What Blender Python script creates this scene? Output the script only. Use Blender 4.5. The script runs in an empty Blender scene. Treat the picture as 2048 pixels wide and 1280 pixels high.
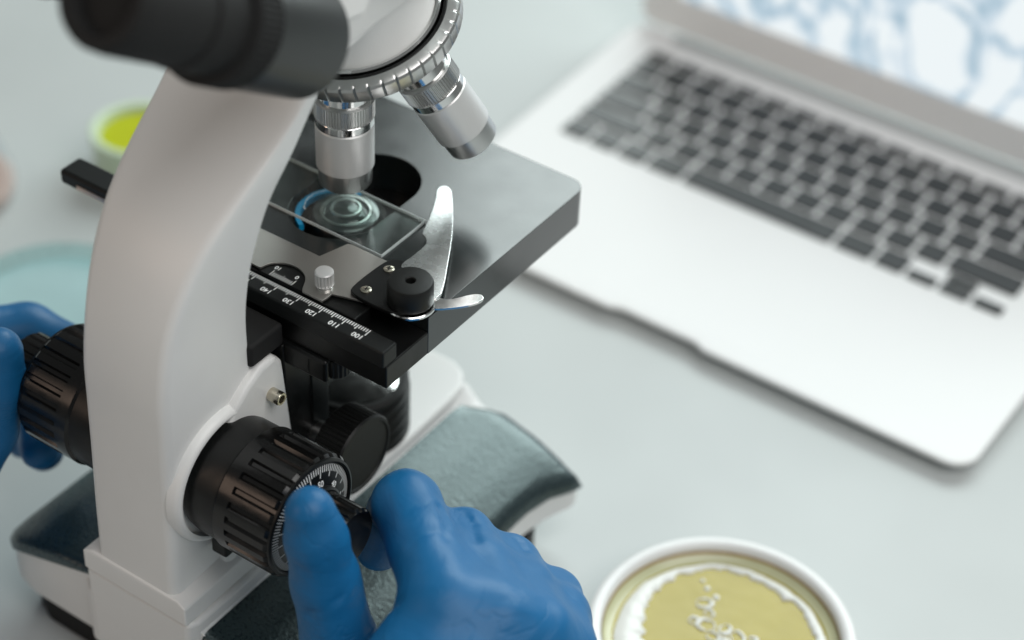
import bpy, bmesh, math, random
import numpy as np
from mathutils import Vector, Matrix
random.seed(7); rng = np.random.default_rng(7)
sc = bpy.context.scene
COL = sc.collection
S = 0.001                     # everything below is written in millimetres
DZ = 165.0                    # stage top is z = 0 in the numbers below; the desk top is 165 mm lower
def W(p): return Vector((p[0]*S, p[1]*S, (p[2]+DZ)*S))

# ------------------------------------------------------------------ camera
cam = bpy.data.cameras.new('camera'); camo = bpy.data.objects.new('camera', cam); COL.objects.link(camo)
a, b, g = [math.radians(v) for v in (-33.3086, 39.4696, -2.7695)]
Fv = np.array([math.cos(b)*math.sin(a), math.cos(b)*math.cos(a), -math.sin(b)])
rt = np.array([math.cos(a), -math.sin(a), 0]); dn = np.cross(Fv, rt)
r2 = rt*math.cos(g)+dn*math.sin(g); d2 = -rt*math.sin(g)+dn*math.cos(g)
camo.matrix_world = Matrix.Translation(W((354.68, -423.30, 449.857))) @ Matrix((r2, -d2, -Fv)).transposed().to_4x4()
cam.sensor_width = 36; cam.lens = 72.82
cam.clip_start = 0.02; cam.clip_end = 60
cam.dof.use_dof = True; cam.dof.focus_distance = 0.716; cam.dof.aperture_fstop = 4.5
sc.camera = camo

# ------------------------------------------------------------------ light
w = bpy.data.worlds.new('World'); sc.world = w; w.use_nodes = True
bg = w.node_tree.nodes['Background']; bg.inputs[0].default_value = (0.92, 0.96, 0.95, 1); bg.inputs[1].default_value = 0.165
def area(name, loc, tgt, sx, sy, power, col):
    l = bpy.data.lights.new(name, 'AREA'); l.shape = 'RECTANGLE'; l.size = sx*S; l.size_y = sy*S; l.energy = power; l.color = col
    o = bpy.data.objects.new(name, l); COL.objects.link(o); o.location = W(loc)
    d = (W(tgt)-W(loc)).normalized(); o.rotation_euler = d.to_track_quat('-Z', 'Y').to_euler(); return o
area('window_light', (-160, 1453, 980), (0, 100, 0), 1500, 1100, 28, (0.89, 1.0, 0.99))
area('fill_light', (680, -60, 960), (60, 120, -100), 900, 900, 8.5, (1.0, 0.985, 0.97))  # added fill from the upper right for the arm side and laptop
area('warm_lamp', (-480, -820, 420), (-40, -30, -20), 420, 420, 1.1, (1.0, 0.72, 0.55))
sc.view_settings.view_transform = 'Standard'; sc.view_settings.look = 'None'
sc.view_settings.exposure = 0.0; sc.view_settings.gamma = 1.0; sc.view_settings.use_curve_mapping = False
sc.cycles.use_denoising = True; sc.cycles.max_bounces = 10; sc.cycles.transparent_max_bounces = 12

# ------------------------------------------------------------------ materials
def mat(name, col, rough=0.5, metal=0.0, noise=0.0, nscale=400.0, bump=0.0, bscale=900.0, bdist=0.0003, rvar=0.0, spec=0.5, coat=0.0, aniso=0.0, **kw):
    m = bpy.data.materials.new(name); m.use_nodes = True; nt = m.node_tree; p = nt.nodes['Principled BSDF']
    def setp(k, v):
        if k in p.inputs: p.inputs[k].default_value = v
    setp('Base Color', (*col, 1)); setp('Roughness', rough); setp('Metallic', metal); setp('Specular IOR Level', spec); setp('Coat Weight', coat)
    for k, v in kw.items(): setp(k.replace('_', ' '), v)
    tc = nt.nodes.new('ShaderNodeTexCoord')
    if noise or rvar:
        n = nt.nodes.new('ShaderNodeTexNoise'); n.inputs['Scale'].default_value = nscale; n.inputs['Detail'].default_value = 5
        nt.links.new(tc.outputs['Object'], n.inputs['Vector'])
        if noise:
            mx = nt.nodes.new('ShaderNodeMix'); mx.data_type = 'RGBA'
            mx.inputs['A'].default_value = (*[c*(1-noise) for c in col], 1); mx.inputs['B'].default_value = (*[min(1, c*(1+noise)) for c in col], 1)
            nt.links.new(n.outputs['Fac'], mx.inputs['Factor']); nt.links.new(mx.outputs['Result'], p.inputs['Base Color'])
        if rvar:
            mr = nt.nodes.new('ShaderNodeMapRange'); mr.inputs['From Min'].default_value = 0.3; mr.inputs['From Max'].default_value = 0.7
            mr.inputs['To Min'].default_value = max(0.02, rough-rvar); mr.inputs['To Max'].default_value = min(1, rough+rvar)
            nt.links.new(n.outputs['Fac'], mr.inputs['Value']); nt.links.new(mr.outputs['Result'], p.inputs['Roughness'])
    if bump:
        n2 = nt.nodes.new('ShaderNodeTexNoise'); n2.inputs['Scale'].default_value = bscale; n2.inputs['Detail'].default_value = 3
        nt.links.new(tc.outputs['Object'], n2.inputs['Vector'])
        bp = nt.nodes.new('ShaderNodeBump'); bp.inputs['Strength'].default_value = bump; bp.inputs['Distance'].default_value = bdist
        nt.links.new(n2.outputs['Fac'], bp.inputs['Height']); nt.links.new(bp.outputs['Normal'], p.inputs['Normal'])
    return m
M = {}
M['white'] = mat('white_enamel', (0.84, 0.84, 0.825), 0.36, noise=0.02, nscale=60, bump=0.16, bscale=1800, rvar=0.05)
M['black'] = mat('black_satin', (0.006, 0.0065, 0.0065), 0.36, spec=0.32, bump=0.12, bscale=2500, rvar=0.06, nscale=150)
M['stage'] = mat('stage_black', (0.009, 0.013, 0.013), 0.19, bump=0.05, bscale=2500, rvar=0.025, nscale=90, spec=1.0)
M['plastic'] = mat('black_plastic', (0.004, 0.004, 0.004), 0.20, spec=0.45, bump=0.04, bscale=900, rvar=0.06, nscale=200)
M['rubber'] = mat('black_rubber', (0.006, 0.0065, 0.006), 0.48, spec=0.35, bump=0.2, bscale=2200)
M['matte'] = mat('matte_black', (0.006, 0.006, 0.006), 0.8)
M['pad'] = mat('teal_rubber_pad', (0.007, 0.017, 0.021), 0.30, noise=0.3, nscale=800, bump=0.8, bscale=620, bdist=0.00028, rvar=0.06, spec=1.0, coat=0.35, Coat_Roughness=0.34, Specular_Tint=(0.80, 1.0, 1.0, 1.0))
M['chrome'] = mat('chrome', (0.80, 0.80, 0.79), 0.14, 1.0, rvar=0.05, nscale=300)
M['satin'] = mat('satin_steel', (0.62, 0.62, 0.61), 0.30, 1.0, bump=0.06, bscale=4000, rvar=0.02, nscale=500)
M['tube'] = mat('tube_black', (0.012, 0.014, 0.014), 0.42, spec=0.9, bump=0.05)
M['gunmetal'] = mat('dark_cell_metal', (0.17, 0.175, 0.175), 0.28, 1.0)
M['bar'] = mat('ruler_black', (0.010, 0.011, 0.011), 0.45, spec=0.25, bump=0.1, bscale=2500)
M['copper'] = mat('bar_inlay_metal', (0.75, 0.52, 0.40), 0.3, 1.0)
M['plate'] = mat('carriage_steel', (0.42, 0.405, 0.38), 0.40, 0.9, bump=0.08, bscale=4000)
M['barrel'] = mat('barrel_silver', (0.78, 0.775, 0.765), 0.42, 0.55, bump=0.05, bscale=4000)
M['steel'] = mat('clip_steel', (0.66, 0.67, 0.665), 0.27, 1.0, bump=0.12, bscale=2500, rvar=0.03, nscale=250)
M['brass'] = mat('nickel_screw', (0.62, 0.58, 0.48), 0.25, 1.0)
M['print'] = mat('white_print', (0.92, 0.93, 0.92), 0.6)
M['condlens'] = mat('condenser_glass', (0.035, 0.04, 0.04), 0.05, spec=0.9)
M['lens'] = mat('lens_glass', (0.9, 0.95, 0.95), 0.03, 0.0, Transmission_Weight=0.6, spec=0.8)
M['blue'] = mat('arc_blue', (0.006, 0.32, 0.62), 0.35)
M['alu'] = mat('laptop_aluminium', (0.86, 0.855, 0.85), 0.50, 0.1, noise=0.015, nscale=30, bump=0.03, bscale=4000)
M['alu2'] = mat('lid_aluminium', (0.93, 0.925, 0.915), 0.38, 0.35, noise=0.015, nscale=30)
M['key'] = mat('key_black', (0.008, 0.009, 0.009), 0.34, rvar=0.08, nscale=60, spec=0.55)
M['hinge'] = mat('hinge_grey', (0.42, 0.44, 0.44), 0.5)
M['paleglass'] = mat('pale_green_plastic', (0.62, 0.74, 0.55), 0.35)
M['yellow'] = mat('yellow_green_fluid', (0.50, 0.55, 0.01), 0.3)
M['dishwhite'] = mat('dish_white', (0.80, 0.80, 0.79), 0.22, spec=0.6)
M['cork'] = mat('pink_fluid', (0.74, 0.50, 0.42), 0.3)

def clearglass(name, tint, dens=0.0, rough=0.0, alpha_mix=0.9, bump=0.0):
    """thin clear glass: mostly see-through with a real gloss"""
    m = bpy.data.materials.new(name); m.use_nodes = True; nt = m.node_tree; nt.nodes.clear()
    out = nt.nodes.new('ShaderNodeOutputMaterial'); tr = nt.nodes.new('ShaderNodeBsdfTransparent'); gl = nt.nodes.new('ShaderNodeBsdfGlossy')
    tr.inputs[0].default_value = (*tint, 1); gl.inputs['Roughness'].default_value = rough
    fr = nt.nodes.new('ShaderNodeFresnel'); fr.inputs[0].default_value = 1.52
    ge = nt.nodes.new('ShaderNodeNewGeometry'); inv = nt.nodes.new('ShaderNodeMath'); inv.operation = 'SUBTRACT'; inv.inputs[0].default_value = 1.0; nt.links.new(ge.outputs['Backfacing'], inv.inputs[1])
    ff_ = nt.nodes.new('ShaderNodeMath'); ff_.operation = 'MULTIPLY'; nt.links.new(fr.outputs[0], ff_.inputs[0]); nt.links.new(inv.outputs[0], ff_.inputs[1])   # one gloss, on the outer face
    mx = nt.nodes.new('ShaderNodeMixShader'); nt.links.new(ff_.outputs[0], mx.inputs[0]); nt.links.new(tr.outputs[0], mx.inputs[1]); nt.links.new(gl.outputs[0], mx.inputs[2])
    if bump:
        n = nt.nodes.new('ShaderNodeTexNoise'); n.inputs['Scale'].default_value = 120; bp = nt.nodes.new('ShaderNodeBump'); bp.inputs['Strength'].default_value = bump; bp.inputs['Distance'].default_value = 0.0002
        tc = nt.nodes.new('ShaderNodeTexCoord'); nt.links.new(tc.outputs['Object'], n.inputs['Vector'])
        nt.links.new(n.outputs['Fac'], bp.inputs['Height']); nt.links.new(bp.outputs[0], gl.inputs['Normal'])
    if dens:
        df = nt.nodes.new('ShaderNodeBsdfDiffuse'); df.inputs[0].default_value = (0.7, 0.74, 0.73, 1)
        n = nt.nodes.new('ShaderNodeTexNoise'); n.inputs['Scale'].default_value = 260; n.inputs['Detail'].default_value = 8
        tc = nt.nodes.new('ShaderNodeTexCoord'); nt.links.new(tc.outputs['Object'], n.inputs['Vector'])
        mr = nt.nodes.new('ShaderNodeMapRange'); mr.inputs['From Min'].default_value = 0.45; mr.inputs['From Max'].default_value = 0.75
        mr.inputs['To Min'].default_value = dens*0.4; mr.inputs['To Max'].default_value = dens*1.6
        nt.links.new(n.outputs['Fac'], mr.inputs['Value'])
        m2 = nt.nodes.new('ShaderNodeMixShader'); nt.links.new(mr.outputs[0], m2.inputs[0]); nt.links.new(mx.outputs[0], m2.inputs[1]); nt.links.new(df.outputs[0], m2.inputs[2]); mx = m2
    nt.links.new(mx.outputs[0], out.inputs[0]); return m
M['slide'] = clearglass('slide_glass', (0.93, 0.96, 0.95), dens=0.022)
M['slide_edge'] = mat('ground_glass_edge', (0.72, 0.80, 0.78), 0.35, bump=0.6, bscale=2500, noise=0.3, nscale=1500)
M['smear'] = mat('dried_smear', (0.75, 0.78, 0.77), 0.5)
M['tealglass'] = clearglass('teal_glass', (0.80, 0.93, 0.93), dens=0.12)
M['flaskglass'] = clearglass('flask_glass', (0.90, 0.93, 0.95), dens=0.25)
M['tealfluid'] = mat('teal_fluid', (0.48, 0.68, 0.69), 0.2, noise=0.12, nscale=40)

def glove_material():
    m = mat('blue_nitrile', (0.007, 0.13, 0.32), 0.44, noise=0.06, nscale=70, spec=0.38)
    nt = m.node_tree; p = nt.nodes['Principled BSDF']; tc = nt.nodes.new('ShaderNodeTexCoord')
    mp = nt.nodes.new('ShaderNodeMapping'); mp.inputs['Scale'].default_value = (1.0, 1.0, 2.2); mp.inputs['Rotation'].default_value = (0.5, 0.4, 0.3)
    nt.links.new(tc.outputs['Object'], mp.inputs['Vector'])
    wv = nt.nodes.new('ShaderNodeTexNoise'); wv.inputs['Scale'].default_value = 48; wv.inputs['Detail'].default_value = 3; wv.inputs['Distortion'].default_value = 1.2
    nt.links.new(mp.outputs[0], wv.inputs['Vector'])
    fn = nt.nodes.new('ShaderNodeTexNoise'); fn.inputs['Scale'].default_value = 2600; nt.links.new(tc.outputs['Object'], fn.inputs['Vector'])
    b1 = nt.nodes.new('ShaderNodeBump'); b1.inputs['Strength'].default_value = 0.30; b1.inputs['Distance'].default_value = 0.0022; nt.links.new(wv.outputs['Fac'], b1.inputs['Height'])
    b2 = nt.nodes.new('ShaderNodeBump'); b2.inputs['Strength'].default_value = 0.12; b2.inputs['Distance'].default_value = 0.0002; nt.links.new(fn.outputs['Fac'], b2.inputs['Height']); nt.links.new(b1.outputs[0], b2.inputs['Normal'])
    # thin sharp creases: ridges of a stretched noise
    mp2 = nt.nodes.new('ShaderNodeMapping'); mp2.inputs['Scale'].default_value = (1.0, 0.45, 1.5); mp2.inputs['Rotation'].default_value = (0.9, 0.5, 0.7); nt.links.new(tc.outputs['Object'], mp2.inputs['Vector'])
    rn = nt.nodes.new('ShaderNodeTexNoise'); rn.inputs['Scale'].default_value = 85; rn.inputs['Detail'].default_value = 2; rn.inputs['Distortion'].default_value = 0.6; nt.links.new(mp2.outputs[0], rn.inputs['Vector'])
    sb = nt.nodes.new('ShaderNodeMath'); sb.operation = 'SUBTRACT'; sb.inputs[1].default_value = 0.5; nt.links.new(rn.outputs['Fac'], sb.inputs[0])
    ab = nt.nodes.new('ShaderNodeMath'); ab.operation = 'ABSOLUTE'; nt.links.new(sb.outputs[0], ab.inputs[0])
    mr = nt.nodes.new('ShaderNodeMapRange'); mr.inputs['From Max'].default_value = 0.035; nt.links.new(ab.outputs[0], mr.inputs['Value'])
    n3 = nt.nodes.new('ShaderNodeTexNoise'); n3.inputs['Scale'].default_value = 30; nt.links.new(tc.outputs['Object'], n3.inputs['Vector'])
    m3 = nt.nodes.new('ShaderNodeMapRange'); m3.inputs['From Min'].default_value = 0.48; m3.inputs['From Max'].default_value = 0.62; nt.links.new(n3.outputs['Fac'], m3.inputs['Value'])
    mm = nt.nodes.new('ShaderNodeMix'); mm.data_type = 'FLOAT'; mm.inputs['A'].default_value = 1.0; nt.links.new(m3.outputs[0], mm.inputs['Factor']); nt.links.new(mr.outputs[0], mm.inputs['B'])
    b3 = nt.nodes.new('ShaderNodeBump'); b3.inputs['Strength'].default_value = 0.20; b3.inputs['Distance'].default_value = 0.0007; nt.links.new(mm.outputs['Result'], b3.inputs['Height']); nt.links.new(b2.outputs[0], b3.inputs['Normal'])
    nt.links.new(b3.outputs[0], p.inputs['Normal'])
    return m
M['glove'] = glove_material()

def screen_material():
    """tissue section shown on a lit screen"""
    m = bpy.data.materials.new('lit_screen'); m.use_nodes = True; nt = m.node_tree; nt.nodes.clear()
    out = nt.nodes.new('ShaderNodeOutputMaterial'); em = nt.nodes.new('ShaderNodeEmission'); tc = nt.nodes.new('ShaderNodeTexCoord')
    n1 = nt.nodes.new('ShaderNodeTexNoise'); n1.inputs['Scale'].default_value = 12; n1.inputs['Detail'].default_value = 2
    mxv = nt.nodes.new('ShaderNodeMix'); mxv.data_type = 'RGBA'; mxv.inputs['Factor'].default_value = 0.09
    nt.links.new(tc.outputs['Object'], n1.inputs['Vector']); nt.links.new(tc.outputs['Object'], mxv.inputs['A']); nt.links.new(n1.outputs['Color'], mxv.inputs['B'])
    vo = nt.nodes.new('ShaderNodeTexVoronoi'); vo.feature = 'DISTANCE_TO_EDGE'; vo.inputs['Scale'].default_value = 42; nt.links.new(mxv.outputs['Result'], vo.inputs['Vector'])
    n2 = nt.nodes.new('ShaderNodeTexNoise'); n2.inputs['Scale'].default_value = 110; n2.inputs['Detail'].default_value = 6; nt.links.new(mxv.outputs['Result'], n2.inputs['Vector'])
    mu = nt.nodes.new('ShaderNodeMath'); mu.operation = 'MULTIPLY_ADD'; mu.inputs[1].default_value = 0.62; nt.links.new(n2.outputs['Fac'], mu.inputs[0]); nt.links.new(vo.outputs['Distance'], mu.inputs[2])
    cr = nt.nodes.new('ShaderNodeValToRGB'); e = cr.color_ramp.elements
    e[0].position = 0.24; e[0].color = (0.34, 0.48, 0.58, 1); e[1].position = 0.47; e[1].color = (0.86, 0.92, 0.94, 1)
    e2 = e.new(0.33); e2.color = (0.48, 0.62, 0.72, 1); e3 = e.new(0.395); e3.color = (0.66, 0.76, 0.84, 1)
    nt.links.new(mu.outputs[0], cr.inputs[0]); nt.links.new(cr.outputs[0], em.inputs[0]); em.inputs[1].default_value = 1.0
    nt.links.new(em.outputs[0], out.inputs[0]); return m
M['screen'] = screen_material()

def desk_material():
    m = mat('desk_laminate', (0.55, 0.58, 0.575), 0.42, noise=0.07, nscale=9, bump=0.05, bscale=500, rvar=0.10)
    return m
M['desk'] = desk_material()

def amber_material():
    m = mat('amber_broth', (0.42, 0.34, 0.035), 0.05, spec=0.38, noise=0.10, nscale=45)
    nt = m.node_tree; p = nt.nodes['Principled BSDF']; tc = nt.nodes.new('ShaderNodeTexCoord')
    n = nt.nodes.new('ShaderNodeTexNoise'); n.inputs['Scale'].default_value = 50; n.inputs['Detail'].default_value = 2
    nt.links.new(tc.outputs['Object'], n.inputs['Vector'])
    bp = nt.nodes.new('ShaderNodeBump'); bp.inputs['Strength'].default_value = 0.35; bp.inputs['Distance'].default_value = 0.0035
    nt.links.new(n.outputs['Fac'], bp.inputs['Height']); nt.links.new(bp.outputs[0], p.inputs['Normal'])
    return m
M['amber'] = amber_material()
M['amberrim'] = mat('amber_rim_stain', (0.48, 0.30, 0.10), 0.35, noise=0.2, nscale=200)
M['paleamber'] = mat('pale_broth_edge', (0.58, 0.58, 0.36), 0.2, noise=0.1, nscale=120)
M['foam_glint'] = mat('white_foam_glint', (0.86, 0.87, 0.83), 0.3, bump=0.8, bscale=260)  # bubbles and foam, also the white reflections painted on the broth

# ------------------------------------------------------------------ mesh helpers (mm, relative to the current thing's origin)
ORG = [Vector((0, 0, 0))]
def thing(name, label, cat, base, group=None):
    o = bpy.data.objects.new(name, None); COL.objects.link(o); o.location = W(base); o.empty_display_size = 0.02
    o['label'] = label; o['category'] = cat
    if group: o['group'] = group
    ORG[0] = W(base); return o
def obj(name, V, Fc, m, parent=None, smooth=True, bevel=0.0, seg=3, label=None, kind=None, angle=35, sub=0):
    me = bpy.data.meshes.new(name)
    me.from_pydata([tuple(W(v)-ORG[0]) for v in V], [], [tuple(f) for f in Fc]); me.validate(); me.update()
    bm = bmesh.new(); bm.from_mesh(me); bmesh.ops.recalc_face_normals(bm, faces=bm.faces); bm.to_mesh(me); bm.free()
    me.materials.append(M[m] if isinstance(m, str) else m)
    o = bpy.data.objects.new(name, me); COL.objects.link(o)
    if parent is not None: o.parent = parent
    else: o.location = ORG[0]
    if smooth: me.shade_smooth()
    if bevel:
        md = o.modifiers.new('bevel', 'BEVEL'); md.width = bevel*S; md.segments = seg; md.limit_method = 'ANGLE'; md.angle_limit = math.radians(angle); md.harden_normals = True
    elif smooth:
        me.set_sharp_from_angle(angle=math.radians(angle))
    if sub:
        md = o.modifiers.new('sub', 'SUBSURF'); md.levels = sub; md.render_levels = sub
    if label: o['label'] = label
    if kind: o['kind'] = kind
    return o
def boxm(x0, x1, y0, y1, z0, z1):
    V = [(x, y, z) for z in (z0, z1) for y in (y0, y1) for x in (x0, x1)]
    return V, [(0, 2, 3, 1), (4, 5, 7, 6), (0, 1, 5, 4), (2, 6, 7, 3), (0, 4, 6, 2), (1, 3, 7, 5)]
def prism(poly, h0, h1, plane='xy'):
    n = len(poly)
    def mk(p, h): return {'xy': (p[0], p[1], h), 'yz': (h, p[0], p[1]), 'xz': (p[0], h, p[1])}[plane]
    V = [mk(p, h0) for p in poly]+[mk(p, h1) for p in poly]
    return V, [tuple(range(n))[::-1], tuple(range(n, 2*n))]+[(i, (i+1) % n, n+(i+1) % n, n+i) for i in range(n)]
def frame(ax):
    n = np.array(ax, float); n /= np.linalg.norm(n); t = np.array([1., 0, 0]) if abs(n[0]) < 0.9 else np.array([0., 1, 0])
    e1 = np.cross(n, t); e1 /= np.linalg.norm(e1); return n, e1, np.cross(n, e1)
def lathe(prof, org, ax, seg=48, cap=True, teeth=0, cap0=True):
    """prof: list of (r, h[, depth]); depth cuts alternating grooves (teeth per turn)"""
    n, e1, e2 = frame(ax); org = np.array(org, float); V = []; F = []
    if teeth: seg = teeth*4
    for pr in prof:
        r, h = pr[0], pr[1]; dp = pr[2] if len(pr) > 2 else 0
        for i in range(seg):
            t = 2*math.pi*i/seg; rr = r-(dp if (i % 4) in (2, 3) else 0)
            V.append(tuple(org+n*h+rr*(math.cos(t)*e1+math.sin(t)*e2)))
    k = len(prof)
    for j in range(k-1):
        for i in range(seg): F.append((j*seg+i, j*seg+(i+1) % seg, (j+1)*seg+(i+1) % seg, (j+1)*seg+i))
    if cap and cap0: F.append(tuple(range(seg))[::-1])
    if cap: F.append(tuple(range((k-1)*seg, k*seg)))
    return V, F
def join(parts):
    V = []; F = []
    for v, f in parts:
        o = len(V); V += list(v); F += [tuple(i+o for i in q) for q in f]
    return V, F
def rrect(x0, x1, y0, y1, r, n=5):
    P = []
    for cx, cy, a0 in ((x1-r, y0+r, -90), (x1-r, y1-r, 0), (x0+r, y1-r, 90), (x0+r, y0+r, 180)):
        for i in range(n+1):
            t = math.radians(a0+90*i/n); P.append((cx+r*math.cos(t), cy+r*math.sin(t)))
    return P
def smoothpoly(pts, it=2, closed=True):
    for _ in range(it):
        q = []; n = len(pts)
        for i in range(n if closed else n-1):
            p, r = pts[i], pts[(i+1) % n]
            q += [tuple(.75*p[k]+.25*r[k] for k in range(len(p))), tuple(.25*p[k]+.75*r[k] for k in range(len(p)))]
        if not closed: q = [pts[0]]+q+[pts[-1]]
        pts = q
    return pts
def textmesh(name, txt, size, origin, right, up, m, parent, off=0.05):
    cu = bpy.data.curves.new(name, 'FONT'); cu.body = txt; cu.size = 1.0; cu.align_x = 'CENTER'; cu.align_y = 'CENTER'; cu.resolution_u = 3; cu.offset = 0.022
    to = bpy.data.objects.new('tmp', cu); COL.objects.link(to); dg = bpy.context.evaluated_depsgraph_get(); dg.update()
    me = bpy.data.meshes.new_from_object(to.evaluated_get(dg)); bpy.data.objects.remove(to); bpy.data.curves.remove(cu)
    R = np.array(right, float); R /= np.linalg.norm(R); U = np.array(up, float); U /= np.linalg.norm(U); N = np.cross(R, U)
    V = [tuple(np.array(origin)+size*(v.co.x*R+v.co.y*U)+N*off) for v in me.vertices]; F = [tuple(p.vertices) for p in me.polygons]
    bpy.data.meshes.remove(me)
    o = obj(name, V, F, m, parent, smooth=False); return o

# ------------------------------------------------------------------ the desk
ORG[0] = W((0, 0, -165))
dk = obj('desk', *boxm(-2500, 2500, -1200, 2600, -195, -165), 'desk', None, smooth=False, bevel=2); dk['kind'] = 'structure'

# ------------------------------------------------------------------ microscope
mic = thing('microscope', 'white and black binocular microscope with mechanical stage and silver objectives', 'microscope', (-33, 15, -165))
XC = -33.0
def base_hw(y):   # half width of the base in plan
    return float(np.interp(y, [-66, -20, 40, 70, 84, 94, 100], [78, 77, 73.5, 73.5, 75.5, 79.5, 81]))
def base_top(u):  # crowned top, u = |x-XC|
    return float(np.interp(u, [0, 24, 30, 45, 60, 70, 76, 82], [-106, -106, -113.5, -115.5, -119.5, -124, -127.5, -130]))
def base_surface():
    ys = np.concatenate([[-66, -65, -62, -56], np.linspace(-48, 88, 24), [94, 98, 100.5, 101.5]]); V = []; F = []
    N = 40
    rows = []
    for j, y in enumerate(ys):
        hw = base_hw(y)
        if y < -52: hw -= 14-math.sqrt(max(0, 14**2-(-52-y)**2))
        if y > 97: hw -= (y-97)*0.6
        row = []
        row.append((XC-hw+4, y, -146)); row.append((XC-hw, y, -143))
        for i in range(N+1):
            u = -1+2*i/N; x = XC+hw*u; z = base_top(abs(x-XC))-1.5
            if y > 97: z -= (y-97)**2*0.25
            row.append((x, y, z))
        row.append((XC+hw, y, -143)); row.append((XC+hw-4, y, -146)); rows.append(row)
    n = len(rows[0]); V = [p for r in rows for p in r]
    for j in range(len(rows)-1):
        for i in range(n-1): F.append((j*n+i, j*n+i+1, (j+1)*n+i+1, (j+1)*n+i))
        F.append((j*n+n-1, j*n, (j+1)*n, (j+1)*n+n-1))
    F.append(tuple(range(n))[::-1]); F.append(tuple((len(rows)-1)*n+i for i in range(n)))
    return V, F
base = obj('base', *base_surface(), 'white', mic, angle=40)
# raised spine under the arm, running to the lamp housing at the front
sp = [(-57.5, -70.5), (-9, -70.5), (-6.5, -66), (-6, 60), (-6.5, 84), (-8, 95), (-13, 102), (-20, 105), (-46, 105), (-53, 102), (-58, 95), (-59.5, 84), (-60, 60), (-59.5, -66)]
obj('spine', *prism(sp, -146, -105.5), 'white', base, bevel=2.0, seg=3, angle=30)
obj('back_panel', *prism([(-66, -64), (0, -64), (-7, -70.2), (-58.5, -70.2)], -146, -118), 'white', base, bevel=1.5)
def pad(sgn):
    ys = np.concatenate([[-67, -66, -63, -58], np.linspace(-50, 84, 22), [90, 95, 98.5, 99.5]]); rows = []; N = 16
    for y in ys:
        hw = base_hw(y)+1.0; u0 = 27.5
        if y < -53: hw -= 14-math.sqrt(max(0, 14**2-(-53-y)**2))
        if y > 88: u0 += (y-88)**2*0.12
        row = []
        top = []
        for i in range(N+1):
            u = u0+(hw-u0)*i/N; z = base_top(u)+1.3
            e = min(i, N-i)
            if e == 0: z -= 2.2
            if y in (ys[0], ys[-1]): z -= 2.4
            elif y in (ys[1], ys[-2]): z -= 0.7
            top.append((XC+sgn*u, y, z))
        row = top+[(XC+sgn*hw, y, base_top(hw)-4.0), (XC+sgn*u0, y, base_top(u0)-4.0)]
        rows.append(row)
    n = len(rows[0]); V = [p for r in rows for p in r]; F = []
    for j in range(len(rows)-1):
        for i in range(n): F.append((j*n+i, j*n+(i+1) % n, (j+1)*n+(i+1) % n, (j+1)*n+i))
    F.append(tuple(range(n))[::-1]); F.append(tuple((len(rows)-1)*n+i for i in range(n)))
    return V, F
obj('base_pad', *pad(1), 'pad', mic, angle=50); obj('base_pad', *pad(-1), 'pad', mic, angle=50)
obj('under_plate', *prism(rrect(XC-70, XC+66, -60, 92, 16), -158, -145), 'matte', mic, bevel=2)
for fx in (-95, 28):
    for fy in (-50, 80): obj('foot', *lathe([(9, 0), (10, 2), (10, 13)], (fx, fy, -165), (0, 0, 1), 24), 'rubber', mic)
# black moulded skirt seen under the back edge
obj('skirt', *prism(rrect(XC-66, XC+60, -62, -30, 8), -165, -146.5), 'matte', mic, bevel=2)
# pedestal (foot of the arm)
pdv = [(-58, -70.9), (-8.6, -70.9), (-8.6, 5), (-58, 5)]
obj('pedestal', [(x, y, -105.2) for x, y in pdv]+[(x, y, -96.5) for x, y in pdv]+[(-52.5, -70.3, -94.6), (-13.5, -70.3, -94.6), (-13.5, 4, -92), (-52.5, 4, -92)], [(3, 2, 1, 0)]+[(i, (i+1) % 4, 4+(i+1) % 4, 4+i) for i in range(4)]+[(4+i, 4+(i+1) % 4, 8+(i+1) % 4, 8+i) for i in range(4)]+[(8, 9, 10, 11)], 'white', mic, bevel=0.8, seg=3)

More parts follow.
